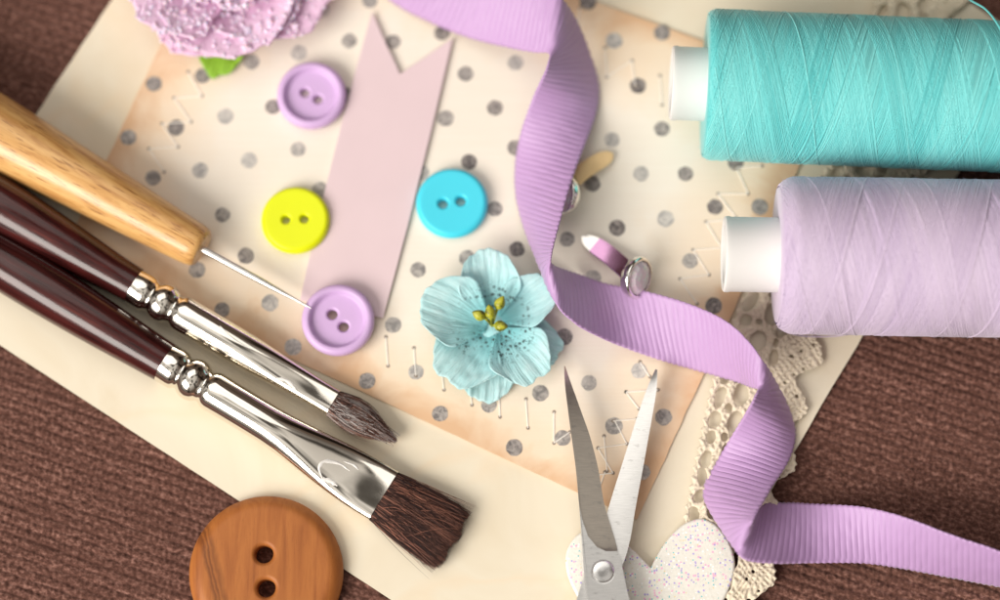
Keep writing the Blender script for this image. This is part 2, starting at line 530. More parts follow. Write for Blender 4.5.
# cream sheet: its four edges
cl = ((112, 0), (38, 112)); cb = ((0, 345), (235, 498)); cr = ((863, 335), (768, 496)); ct = ((965, 0), (1000, 23))
cream = [line_x(*cl, *cb), line_x(*cb, *cr), line_x(*cr, *ct), line_x(*ct, *cl)]
sheet('cardstock_sheet', cream, .35, .35, [M['cream']], .12, 3, label='large cream cardstock sheet lying on the brown cloth under everything', cat='cardstock')

DOTS = [(154,84),(128.5,137.5),(176,128),(202.5,76),(251.5,62),(225.5,116.5),(273,107),(299,53),(200,170.5),(249,160.5),(298,149.5),
 (153,178),(222.5,215),(246,256),(197,270),(222,310),(270,303),(293,347),(367,381),(393,325),(418,270),(416,372),(467,258),(349,41),
 (322,10),(370,1),(393,42),(465.5,74),(495,108),(445.5,118.5),(469,162),(421,173),(442,33),(320,190),(515.5,63),(515,148),(588,2),(614,41),
 (662,33),(638,86),(662,129),(612,140),(641,174),(685.5,174),(592,184),(735.6,163),(665.5,219),(715,207),(759.6,207),(617,228),(567,239.5),
 (690,261),(713.6,306),(593,278),(564,337),(440,413.6),(489,405),(540.5,393),(514.4,447.6),(562.5,438),(589,383),(639,371),(614,426),
 (663.5,417),(642.5,472),(517,249.4),(495,209),(344,301),(370,250),(395,205),(345,95),(372,145),(540,195),(543,295),(640,320),
 (590,95),(565,140),(688,85),(712,118),(738,253),(690,340),(465,330),(440,290),(345,195)]
STITCH = [((188,72),(202,96)),((202,96),(174,98)),((174,98),(191,122)),((191,122),(162,124)),((162,124),(178,147)),((178,147),(149,149)),((149,149),(164,172)),
 ((605,48),(607,77)),((607,77),(632,61)),((632,61),(635,86)),((660,76),(662,105)),((762,166),(736,168)),((737,169),(748,194)),((748,194),(718,194)),
 ((718,194),(736,218)),((736,219),(706,222)),((706,222),(722,248)),((722,248),(693,250)),((693,250),(709,275)),((709,275),(680,279)),((680,279),(697,304)),
 ((386,337),(388,366)),((414,348),(416,376)),((441,362),(444,390)),((469,377),(472,405)),((499,389),(500,417)),((526,399),(528,428)),((554,412),(554,443)),((554,443),(570,432)),
 ((626,392),(658,390)),((626,392),(639,409)),((640,362),(650,377)),((637,419),(613,421)),((615,421),(627,444)),((627,444),(598,448)),((598,448),(613,473)),
 ((604,436),(607,471)),((613,473),(596,475)),((605,472),(598,492)),((577,35),(580,8))]

def print_dots(mb, zf):
    for k, (x, y) in enumerate(DOTS):
        c = P(x, y, 1.3); r = 1.74 * random.uniform(.95, 1.06)
        ring = []
        for i in range(28):
            a = 2 * PI * i / 28
            rr = r * (1 + .05 * float(vnoise(3 * math.cos(a) + k * 7, 3 * math.sin(a), 2)))
            px, py = c.x + rr * math.cos(a), c.y + rr * math.sin(a)
            ring.append((px, py, zf(px, py) + .045))
        mb.fan(ring, 1)
    for a, b in STITCH:
        A, B = P(*a, 1.3), P(*b, 1.3)
        path = []
        for i in range(7):
            t = i / 6; p = A.lerp(B, t)
            path.append((p.x, p.y, zf(p.x, p.y) + .04 + .04 * math.sin(PI * t)))
        mb.tube(path, .13, 5, 2)
        for q in (A, B):
            ring = [(q.x + .40 * math.cos(2 * PI * i / 10), q.y + .40 * math.sin(2 * PI * i / 10), zf(q.x, q.y) + .06 + .004 * (q is A)) for i in range(10)]
            mb.fan(ring, 3)

dl = ((160, 47), (110, 153)); db = ((380, 400), (573, 490)); dr = ((692, 400), (632, 530)); dt = ((590, 0), (705, 42))
dotted = [line_x(*dl, *db), line_x(*db, *dr), line_x(*dr, *dt), line_x(*dt, *dl)]
sheet('patterned_paper', dotted, .98, .25, [M['dotpaper'], M['dot'], M['stitch'], M['hole']], .10, 9, n=90, extra=print_dots,
      label='aged cream paper printed with grey dots, its edges inked orange', cat='paper')

# ------------------------------------------------------------------ pink swallowtail tag
def make_flag():
    out = [(372, 12), (387, 46), (400, 74), (427, 56), (453, 38), (430, 136), (408, 225), (383, 318), (340, 309), (300, 300), (318, 218), (340, 130), (356, 70)]
    z = 2.3
    pts = [P(x, y, z) for x, y in out]
    base = P(365, 200, 1.5)
    mb = MB(); mb.slab([(p.x, p.y, z) for p in pts], 1.95)
    o = mb.build('paper_tag', M['flag'], base=base, sharp=30)
    bv = o.modifiers.new('edge', 'BEVEL'); bv.width = .00006; bv.segments = 1
    tag(o, 'pale pink card tag with a swallowtail notch at its top end', 'tag')
make_flag()

# ------------------------------------------------------------------ buttons
def make_button(name, px, py, rpx, zb, mat, prof, thick, holes, hr, label, rot=0.0, n=80):
    """prof(t): height of the top at radius t (0..1); holes: [(x, y)] mm in the button's plane"""
    c = P(px, py, zb + thick * .6)
    R = rpx / (FPX / depth(c))
    base = Vector((c.x, c.y, zb))
    pts = []; edges = []
    def loop(ps):
        s = len(pts); pts.extend(ps)
        for i in range(len(ps)): edges.append((s + i, s + (i + 1) % len(ps)))
    def zt(x, y):
        r = math.hypot(x, y) / R
        z = prof(min(1, r))
        for hx, hy in holes:
            d = math.hypot(x - hx, y - hy) / hr
            if d < 1.45: z -= .28 * hr * ((1.45 - d) / .45) ** 2
        return z
    radii = [1 - .012 * k for k in range(0, 8)] + list(np.linspace(.89, .06, 30))
    s = 0
    for j, t in enumerate(radii):
        ps = []
        for k in range(n):
            a = 2 * PI * (k + .5 * (j % 2)) / n
            x, y = R * t * math.cos(a), R * t * math.sin(a)
            if all(math.hypot(x - hx, y - hy) > hr * 1.5 for hx, hy in holes): ps.append(Vector((x, y)))
        if j == 0: loop(ps)
        else: pts.extend(ps)
    hl = []
    for hx, hy in holes:
        for f in (1.0, 1.1, 1.22, 1.35, 1.45):
            ps = [Vector((hx + hr * f * math.cos(2 * PI * k / 40), hy + hr * f * math.sin(2 * PI * k / 40))) for k in range(40)]
            if f == 1.0: hl.append(ps)
            loop(ps)
    vo, eo, fo, *_ = delaunay_2d_cdt(pts, edges, [], 0, 1e-5)
    mb = MB()
    mb.v = [(v.x, v.y, zt(v.x, v.y)) for v in vo]
    for f in fo:
        cx = sum(vo[i].x for i in f) / len(f); cy = sum(vo[i].y for i in f) / len(f)
        if math.hypot(cx, cy) > R: continue
        if any(math.hypot(cx - hx, cy - hy) < hr * .998 for hx, hy in holes): continue
        mb.face(f)
    zr = prof(1.0)
    ring = lambda rr, z: [(rr * math.cos(2 * PI * k / n), rr * math.sin(2 * PI * k / n), z) for k in range(n)]
    mb.grid([ring(R, zr), ring(R * 1.004, zr * .8), ring(R * 1.0, zr * .55), ring(R * .985, zr * .28), ring(R * .94, 0)], close_v=True, flip=True)
    for ps in hl:
        mb.grid([[(p.x, p.y, zt(p.x, p.y)) for p in ps], [(p.x, p.y, .02) for p in ps]], close_v=True)
    bm = mb.build(name, mat, sharp=0, fix=False)
    b2 = bmesh.new(); b2.from_mesh(bm.data)
    bmesh.ops.remove_doubles(b2, verts=b2.verts, dist=1e-6); bmesh.ops.recalc_face_normals(b2, faces=b2.faces)
    b2.to_mesh(bm.data); b2.free()
    bm.data.set_sharp_from_angle(angle=math.radians(60))
    bm.location = base * MM; bm.rotation_euler = (0, 0, rot)
    tag(bm, label, 'button')
    return bm

def sm(a, b, x):
    t = max(0, min(1, (x - a) / (b - a))); return t * t * (3 - 2 * t)
def dish(t):      # rolled rim, sunken floor
    rim = 1 - ((t - .84) / .16) ** 2 if t > .74 else 1 - (.10 / .16) ** 2
    rim = max(0, rim) ** .5
    z = 1.9 + 1.15 * rim
    floor = 1.62 + .12 * t * t
    return floor + (z - floor) * sm(.70, .80, t)
def flat(t):      # flat face, softly rounded rim, slight hollow
    return 2.5 - .10 * (1 - t * t) * 1 - (1.15 * max(0, (t - .86) / .14) ** 2.4)
def dome(t):      # turned wooden button
    return 4.4 - .35 * t * t - (2.0 * max(0, (t - .80) / .20) ** 2.2)
make_button('button', 311.5, 95.5, 34.5, 1.5, M['lilac'], dish, 3, [(-1.32, .95), (1.32, -.95)], 1.02, 'lilac rimmed button left of the top of the pink tag', math.radians(8))
make_button('button', 295.5, 220, 34.3, 1.5, M['yellow'], flat, 2.5, [(-1.98, 0), (1.98, 0)], .95, 'acid yellow two hole button beside the pink tag', math.radians(3))
make_button('button', 452, 203, 35.8, 1.5, M['blue'], flat, 2.5, [(-1.95, 0), (1.95, 0)], 1.1, 'bright sky blue two hole button above the blue flower', math.radians(9))
make_button('button', 338, 320, 36.3, 2.33, M['lilac'], dish, 3, [(-1.27, 1.3), (1.27, -1.3)], 1.12, 'lilac rimmed button at the needle point on the bottom end of the pink tag', math.radians(-2))
make_button('button', 266, 572, 77, .4, M['buttonwood'], dome, 4.2, [(-.35, 3.65), (.25, -3.5)], 1.95, 'large brown wooden button with two drilled holes', 0, n=120)

# ------------------------------------------------------------------ awl
def axis_frame(p_from, p_to):
    d = p_to - p_from
    return math.atan2(d.y, d.x)

def make_awl():
    tip = P(203, 250, 6.0); far = P(0, 134.5, 8.0)
    rz = axis_frame(far, tip)
    o, fr = thing('awl', 'awl with a turned pale wood handle and thin steel needle', 'awl', (tip.x, tip.y, 1.2), rz)
    # local: x along the tool, needle end at 0
    mb = MB(); secs = []
    prof = [(-128, 2.5), (-127, 4.4), (-124, 6.0), (-115, 7.4), (-95, 8.4), (-75, 8.6), (-60, 8.2), (-50, 7.75), (-40, 7.15), (-30, 6.5), (-20, 5.9), (-10, 5.25), (-4, 4.85), (-1.6, 4.6), (-.5, 4.15), (-.05, 3.3), (0, .5)]
    for s, r in prof: secs.append((s, r, r, 5.3 - s * .026))
    fine = crom(secs, 90)
    mb.loft([tuple(x) for x in fine], 48)
    mb.build('handle', M['lightwood'], o, sharp=50)
    nb = MB()
    end = fr.inverted() @ P(311, 308, 5.3)
    n = 16; path = []; rad = []
    for i in range(n + 1):
        t = i / n
        path.append(Vector((-1, 0, 5.3)).lerp(end, t)); rad.append(.82 - .12 * t if t < .55 else .754 - .62 * ((t - .55) / .45))
    nb.tube(path, rad, 14)
    nb.build('needle', M['needle'], o)
make_awl()

# ------------------------------------------------------------------ paint brushes
def hairs(mb, n, x0, x1, a0, b0, a1, b1, zc0, zc1, fall, rad=.085, seed=1, stray=.065, mi=0, bulge=0.0):
    r = random.Random(seed)
    for k in range(n):
        while True:
            u, v = r.uniform(-1, 1), r.uniform(-1, 1)
            if u * u + v * v < 1: break
        if r.random() < .6:                                     # most of the hairs one sees lie at the surface
            q = math.hypot(u, v) + 1e-6; u, v = u / q * r.uniform(.88, 1), v / q * r.uniform(.88, 1)
        L = (x1 - x0) * fall(u, v) * (1 - .16 * r.random() ** 2.2)
        du, dv = r.gauss(0, stray), r.gauss(0, stray)
        if r.random() < .10: du *= 2.6; dv *= 3
        bow = r.gauss(0, .25)
        path = []; rr = []
        for i in range(6):
            t = i / 5; f = t * L / (x1 - x0)
            g = f ** .8
            aa = a0 + (a1 - a0) * g; bb = b0 + (b1 - b0) * g
            aa += bulge * math.sin(PI * min(1, f * 1.25)) ** 1.2; bb += bulge * .5 * math.sin(PI * min(1, f * 1.25))
            path.append((x0 - .6 + t * (L + .6), (u + du * t) * aa + bow * math.sin(PI * t), zc0 + (zc1 - zc0) * f + (v + dv * t) * bb))
            rr.append(rad * (1 - .75 * t * t))
        mb.tube(path, rr, 3, mi, cap=False)

def make_brush(label, far_px, start_px, end_px, tip_px, handle, r_fer, fer_end, bris, mats, lift, seed, group):
    """start: ferrule meets handle; end: ferrule meets bristles"""
    st = P(*start_px, r_fer + 1.0); en = P(*end_px, 3.4)
    rz = axis_frame(st, en); L = (Vector((en.x, en.y)) - Vector((st.x, st.y))).length
    o, fr = thing('paint_brush', label, 'paintbrush', (st.x, st.y, lift), rz, group)
    # handle
    mb = MB()
    hs = [(s, r, r, r_fer + .2 + (r - r_fer) * .9) for s, r in handle]
    mb.loft([tuple(x) for x in crom(hs, 80)], 48)
    mb.build('handle', M['lacquer'], o, sharp=50)
    # ferrule: two rolled beads, then a tube pressed flat
    f = MB(); r = r_fer; z = r + .2
    pr = [(-.6, r * .99), (0, r * 1.03), (2.6, r * 1.03), (3.4, r * 1.0), (3.9, r * .90), (4.35, r * .85), (4.8, r * .90), (5.4, r * 1.0), (6.3, r * 1.08), (7.4, r * 1.09), (8.4, r * 1.03), (9.1, r * .92), (9.6, r * .84), (10.1, r * .84), (10.6, r * .92), (11.3, r * 1.0), (12.2, r * 1.02)]
    secs = [(s, q, q, z, 0, 2.0) for s, q in pr]
    a1, b1, z1 = fer_end
    flat0 = L * .56
    for k in range(1, 13):
        t = k / 12; s = 12.2 + (L - 12.2) * t
        w = sm(.30, .93, t)
        a = r * 1.0 + (a1 - r) * w; b = r * 1.0 + (b1 - r) * w
        secs.append((s, a, b, z + (z1 - z) * w, 0, 2.0 + 1.3 * w))
    secs.append((L + .02, a1 * .985, b1 * .97, z1, 0, 3.3))
    f.loft(secs, 64, caps=(True, True))
    fer = f.build('ferrule', M['nickel'], o, sharp=60)
    # bristles
    tp = fr.inverted() @ P(*tip_px, 2.5)
    hb = MB(); n, a2, b2, z2, fall, core, hr = bris
    x1 = tp.x
    cs = [(L - .5, a1 * .93, b1 * .9, z1)] + [(L + (x1 - L) * t * core, (a1 + (a2 - a1) * t) * .93 * (1 - .10 * t) * (1 if a2 > a1 else 1), (b1 + (b2 - b1) * t) * .82 * (1 - .2 * t), z1 + (z2 - z1) * t) for t in (.2, .4, .6, .8, .95)]
    hb.loft(cs, 24, power=2.4)
    hairs(hb, n, L, x1, a1 * .97, b1 * .95, a2, b2, z1, z2, fall, seed=seed, bulge=0 if a2 > a1 else 1.0, rad=hr)
    rs = random.Random(seed + 50)                       # loose hairs lying across the top
    for k in range(150):
        f0 = rs.uniform(0, .55); f1 = min(1.0, f0 + rs.uniform(.25, .6)); u0 = rs.uniform(-.9, .9); u1 = u0 + rs.gauss(0, .45); path = []
        for i in range(7):
            q = i / 6; f = f0 + (f1 - f0) * q; u = max(-.97, min(.97, u0 + (u1 - u0) * q + .12 * math.sin(PI * q)))
            g = f ** .8; aa = a1 + (a2 - a1) * g + (0 if a2 > a1 else math.sin(PI * min(1, f * 1.25)) ** 1.2); bb = b1 + (b2 - b1) * g + (0 if a2 > a1 else .5 * math.sin(PI * min(1, f * 1.25)))
            path.append((L + (x1 - L) * f, u * aa, z1 + (z2 - z1) * f + bb * math.sqrt(1 - u * u) + .08))
        hb.tube(path, [hr * (1 - .7 * (i / 6) ** 2) for i in range(7)], 3, 0, cap=False)
    sk = tp.y
    hb.v = [(x, y + sk * max(0, (x - L) / (x1 - L)) ** 1.2, zz) for x, y, zz in hb.v]
    hb.build('bristles', mats, o, sharp=0, fix=False)
    return o, fr, L, z1, b1, fer

# nearer (lower) brush: square cut
o2, fr2, L2, z2, b2, fer2 = make_brush('flat paintbrush with square cut brown bristles, nearer the wooden button', (0, 268), (166, 363), (384, 496), (455, 543),
    [(-110, 3.2), (-90, 3.9), (-70, 4.7), (-55, 5.3), (-40, 5.65), (-28, 5.6), (-16, 5.2), (-6, 4.65), (0, 4.35)], 4.25, (6.0, 1.75, 2.6),
    (4600, 6.85, 1.9, 2.1, lambda u, v: 1 - .03 * u * u + .025 * math.sin(7 * u), .93, .058), [M['bristle']], .75, 3, 'paintbrushes side by side')
o1, fr1, L1, z1, b1, fer1 = make_brush('paintbrush with pointed bristles crusted in white paint, between the awl and the flat brush', (0, 200), (136, 287), (334, 404), (397, 442),
    [(-110, 3.0), (-90, 3.9), (-70, 5.0), (-50, 5.8), (-35, 6.0), (-22, 5.4), (-12, 4.7), (-5, 4.2), (0, 4.0)], 3.95, (2.95, 2.0, 3.4),
    (2000, 1.5, .9, 2.4, lambda u, v: 1 - .30 * (u * u), .85, .066), [M['bristlew']], 1.0, 8, 'paintbrushes side by side')

def dab(parent, L, r, fe, pts, width, seed):
    """a streak of dried paint lying on the ferrule; pts: (fraction of the ferrule, side -1..1)"""
    a1, b1, z1 = fe
    c = crom(pts, 26); mb = MB(); rows = []
    for i, (f, u) in enumerate(c):
        s = f * L; t = (s - 12.2) / (L - 12.2); w = sm(.30, .93, t)
        a = r + (a1 - r) * w; b = r + (b1 - r) * w; zc = r + .2 + (z1 - r - .2) * w; pw = 2 + 1.3 * w
        q = i / (len(c) - 1)
        wd = width * math.sin(PI * min(.97, max(.03, q))) ** .5 * (1 + .5 * float(vnoise(i * .35, 1.3, seed)))
        top = lambda y: zc + b * (max(0, 1 - abs(y / a) ** pw)) ** (1 / pw)
        d = c[min(i + 1, 25)] - c[max(i - 1, 0)]
        dx, dy = d[0] * L, d[1] * a; n = math.hypot(dx, dy) + 1e-9
        row = []
        for k in (-1, -.6, 0, .6, 1):
            x = s - dy / n * wd * k; y = max(-a * .98, min(a * .98, u * a + dx / n * wd * k))
            row.append((x, y, top(y) + .16 * (1 - k * k) + .02))
        rows.append(row)
    mb.grid(rows)
    o = mb.build('paint_smear', M['paint'], parent, sharp=0, fix=False)
dab(fer2, L2, 4.25, (6.0, 1.75, 2.6), [(.77, -.72), (.735, -.45), (.74, -.1), (.79, .12), (.84, .10)], .42, 4)
dab(fer2, L2, 4.25, (6.0, 1.75, 2.6), [(.76, -.80), (.79, -.62), (.83, -.60)], .55, 7)
dab(fer2, L2, 4.25, (6.0, 1.75, 2.6), [(.80, .28), (.84, .36), (.865, .30)], .22, 9)
dab(fer1, L1, 3.95, (2.95, 2.0, 3.4), [(.74, -.55), (.79, -.40), (.84, -.62)], .40, 5)
dab(fer1, L1, 3.95, (2.95, 2.0, 3.4), [(.42, .35), (.50, .10), (.58, .12)], .16, 11)

# ------------------------------------------------------------------ thread spools
def make_spool(name, label, body_px, slope, R, core_len, core_r, blen, mat, seed, round_end, pitch, amp):
    zc = R + 1.25
    c = P(*body_px, zc)
    rz = -math.radians(slope)
    o, fr = thing('thread_spool', label, 'spool', (c.x, c.y, 1.1), rz)
    zl = zc - 1.1
    cm = MB()
    ro = core_r
    prof = [(-core_len + 3, ro - 1.6), (-core_len + .25, ro - 1.55), (-core_len, ro - 1.2), (-core_len, ro - .35), (-core_len + .3, ro), (-core_len + 1.0, ro + .05), (-core_len + 1.6, ro - .1), (3, ro - .1)]
    prof += [(blen - 3, ro - .1), (blen + core_len - .3, ro), (blen + core_len, ro - .35), (blen + core_len, ro - 1.4), (blen + core_len - 3, ro - 1.6), (-core_len + 3, ro - 1.6)]
    cm.grid([[(x, y, z + zl) for x, y, z in r] for r in lathe_x(prof, 72)], close_v=True)
    cm.build('tube', M['core'], o, sharp=40)
    tb = MB()
    e = round_end
    rr = lambda x: R * 1.0 - (e * 1.1 * max(0, 1 - x / (e * 2.2)) ** 2.2 if x < e * 2.2 else 0) - (1.0 * max(0, 1 - (blen - x) / 2.5) ** 2)
    xs = [0, .15, .4, .8, 1.3, 2, 3, 4, 6] + list(np.linspace(8, blen - 4, 16)) + [blen - 2, blen - 1, blen - .3, blen]
    rows = [[(.05, ro - .3, 0)] ]
    prof = [(.12, ro - .3)] + [(x, rr(x) - .10) for x in xs] + [(blen, ro - .3)]
    tb.grid([[(x, y, z + zl) for x, y, z in r] for r in lathe_x(prof, 72)], close_v=True)
    r = random.Random(seed)
    turns = blen / pitch; bands = [.4] * len(tb.v)
    layers = 20
    for g in range(layers):
        d = 1 if g % 2 else -1
        bv_ = r.random(); wob = r.uniform(0, 6.28); ph = r.uniform(0, 2 * PI); n = r.randint(10, 38)
        dp = 2 * PI * .31 / pitch
        pv = pitch * r.uniform(.92, 1.1); tv = blen / pv
        for k in range(n):
            ph += dp * r.uniform(.92, 1.12)
            rad0 = -.04 + .020 * g + r.gauss(0, .026 if amp < 1 else .014)
            jit = r.uniform(-.06, .06)
            N = int(44 * tv); path = []
            for i in range(N + 1):
                t = i / N; x = .35 + (blen - .7) * (t + .006 * math.sin(wob + t * 9)) + jit
                x = min(max(x, .2), blen - .2)
                th = ph + d * 2 * PI * tv * t
                q = rr(x) + rad0 - .03
                path.append((x, q * math.cos(th), zl + q * math.sin(th)))
            tb.tube(path, .165, 5, 0, cap=False); bands += [bv_] * (len(tb.v) - len(bands))
    for k in range(4):
        ph = r.uniform(0, 6.28); d = r.choice((-1, 1)); tv = blen / (pitch * r.uniform(.8, 1.3)); N = int(44 * tv); path = []
        for i in range(N + 1):
            t = i / N; x = .4 + (blen - .8) * (t + .008 * math.sin(ph + 7 * t)); th = ph + d * 2 * PI * tv * t
            q = rr(min(max(x, .2), blen - .2)) + .37
            path.append((x, q * math.cos(th), zl + q * math.sin(th)))
        tb.tube(path, .15, 5, 0, cap=False); bands += [r.choice((0, 1.0, 1.0))] * (len(tb.v) - len(bands))
    # the first turns run close round the shoulder
    for k in range(14):
        x0 = r.uniform(.2, blen - .5); ph = r.uniform(0, 6.28); sl = r.uniform(-7, 7); path = []
        for i in range(61):
            a = ph + PI * 2.0 * i / 60; x = min(max(x0 + sl * i / 60, .15), blen - .2)
            q = rr(x) + .16
            path.append((x, q * math.cos(a), zl + q * math.sin(a)))
        tb.tube(path, .11, 4, 0, cap=False)
    # fuzz
    for k in range(int(700 * amp)):
        x = r.uniform(.1, blen) if r.random() < .75 else r.uniform(.05, 2); a = r.uniform(0, 6.28)
        q = rr(x) + .2; l = r.uniform(.5, 1.6); da = r.uniform(-.08, .08); dx = r.uniform(-.9, .9)
        path = [(x + dx * t, (q + l * .5 * t * (1.3 - .6 * t)) * math.cos(a + da * t), zl + (q + l * .5 * t * (1.3 - .6 * t)) * math.sin(a + da * t)) for t in (0, .33, .66, 1)]
        tb.tube(path, [.03, .028, .022, .012], 3, 0, cap=False)
    body = tb.build('wound_thread', mat, o, sharp=0, fix=False)
    add_attr(body, 'band', bands + [.6] * (len(tb.v) - len(bands)))
    return o, fr, zl, rr

st, ft, zt_, rt = make_spool('thread_spool', 'spool of turquoise thread on a white tube', (705, 84.5), 2.5, 15.75, 7.3, 7.95, 82, M['tq'], 21, .9, 23, .5)
sl, fl, zl_, rl = make_spool('thread_spool', 'spool of fuzzy lavender thread on a white tube', (777, 255), 1.0, 16.2, 11.3, 8.0, 70, M['lav'], 33, 1.8, 26, 1.6)

def strand(parent, fr, pts, rad, mat):
    inv = fr.inverted()
    c = crom([tuple(P(*p)) for p in pts], 60)
    mb = MB(); mb.tube([inv @ Vector(p) for p in c], rad, 6)
    mb.build('loose_thread', mat, parent, sharp=0)
strand(st, ft, [(935, -30, 3), (955, -12, 14), (970, 0, 22), (985, 9, 28), (996, 22, 32), (1003, 36, 33.5), (1008, 60, 34)], .24, M['tq'])
strand(sl, fl, [(775, 322, 4), (785, 331, 3), (800, 335.5, 2.6), (820, 336.5, 2.6), (840, 335.5, 3), (856, 331, 6)], .16, M['lav'])

# ------------------------------------------------------------------ lilac ribbon standing on one edge
RIB = [((340,-45,2),(385,-100,13)), ((390,0,2),(425,-58,13)), ((430,22,2.5),(462,-42,13.5)), ((470,38,4),(492,-30,14)), ((510,48,8),(525,-20,16)),
 ((535,52.5,12),(548,-12,17.5)), ((547.5,53,14.5),(562,-1,17)), ((549.5,57,16.5),(576,20,9.5)), ((548,63,17),(588,49,4)), ((544.5,73,16.5),(597,77,1.9)),
 ((539,84,14.6),(598.5,97,2)), ((531,102,9.6),(594,120,3.6)), ((521,133,5.6),(583,150,7.6)), ((515.5,165,2.8),(572,180,11.5)), ((516.5,198,2),(562,214,15)),
 ((526,233,3.6),(555,240,17.2)), ((537,261,8),(551.5,256,18.5)), ((548,288,12),(551,262,17.5)), ((557,306,14.5),(554,266,12.5)), ((568,318,14),(563,269.5,6)),
 ((587,331,11.5),(580,275,2.2)), ((620,346,5.6),(607,284,2.6)), ((660,360,2.8),(645,291,6)),
 ((700,371,2),(690,304,10)), ((735,381,5),(726,321,14)), ((751,387,10.5),(750,343,16.5)), ((757.5,388.5,13.5),(763,361,16.5)), ((757.5,391,16),(774,379,9.5)),
 ((755,396,16.5),(786,402,4)), ((749,407,15.5),(794.5,427,1.6)), ((740,422,9.6),(794,445,2.6)), ((728,442,5.2),(787,464,6.2)), ((714,467,2.4),(774,484,11)), ((705,484,1.9),(765,499,14.5)),
 ((704,498,2.4),(759,509,16.5)), ((711,513,4.4),(755,517,18)), ((723,532,8),(752.5,522,18.5)), ((735.5,550,12),(752.5,523,16.5)), ((740.5,557,13.5),(755,515,10.5)), ((752,561.5,13),(764,504.5,4)), ((775,563.5,10.5),(783,503,1.8)),
 ((815,563,5),(815,504,3)), ((865,563,2.2),(862,506.5,7.5)), ((905,568.5,1.5),(905,517,11.5)), ((950,577,1.5),(950,534,13.5)), ((1000,586.5,1.5),(1000,551,14.5)), ((1060,600,1.5),(1060,575,15))]
def make_ribbon():
    Ls = crom([tuple(P(*a)) for a, b in RIB], 3000); Rs = crom([tuple(P(*b)) for a, b in RIB], 3000)
    mid = (Ls + Rs) / 2
    # let the rib count follow the mean of both edges and the middle so that ribs stay evenly spaced
    def cum(a): return np.concatenate([[0], np.cumsum(np.linalg.norm(np.diff(a, axis=0), axis=1))])
    s = (cum(mid) + cum(Ls) + cum(Rs)) / 3
    per = 1.28
    total = s[-1]; ns = int(total / per * 8)
    q = np.linspace(0, total, ns)
    ip = lambda a: np.stack([np.interp(q, s, a[:, k]) for k in range(3)], 1)
    L, R = ip(Ls), ip(Rs)
    nv = 25
    v = np.linspace(0, 1, nv)
    pts = L[:, None, :] * (1 - v)[None, :, None] + R[:, None, :] * v[None, :, None]
    # a soft belly across the ribbon
    tan = np.gradient((L + R) / 2, axis=0); wd = R - L
    nrm = np.cross(tan, wd); nrm /= np.linalg.norm(nrm, axis=1)[:, None]
    dv = np.minimum(v, 1 - v)
    ph = q / per
    ribs = np.abs(np.sin(PI * ph))[:, None] ** .8 * np.clip((dv - .035) / .03, 0, 1)[None, :]
    edge = (np.sin(2 * PI * ph * 1.0)[:, None] * .5 + .5) * (dv < .045)[None, :]
    loc = np.linalg.norm(np.gradient(pts, axis=0), axis=2) / (q[1] - q[0])      # ribs flatten where the ribbon is pinched
    tight = np.clip((loc - .25) / .6, 0.08, 1)
    hgt = .135 * ribs * tight + .10 * edge + (.06 * vnoise(q[:, None] * .9, v[None, :] * 6, 3)) + .5 * np.sin(PI * v)[None, :]
    pts = pts + nrm[:, None, :] * hgt[:, :, None]
    # picot: the rim itself goes in and out a little
    wv = wd / np.linalg.norm(wd, axis=1)[:, None]
    pts[:, 0] -= wv * (.07 * np.sin(2 * PI * ph))[:, None]
    pts[:, -1] += wv * (.07 * np.sin(2 * PI * ph))[:, None]
    mb = MB(); mb.grid(pts.tolist())
    base = P(650, 330, 1.0)
    o = mb.build('ribbon', M['ribbon'], base=base, sharp=0, fix=False)
    sd = o.modifiers.new('cloth thickness', 'SOLIDIFY'); sd.thickness = .00032; sd.offset = 0
    tag(o, 'lilac grosgrain ribbon winding down past the flower and off to the right', 'ribbon')
make_ribbon()

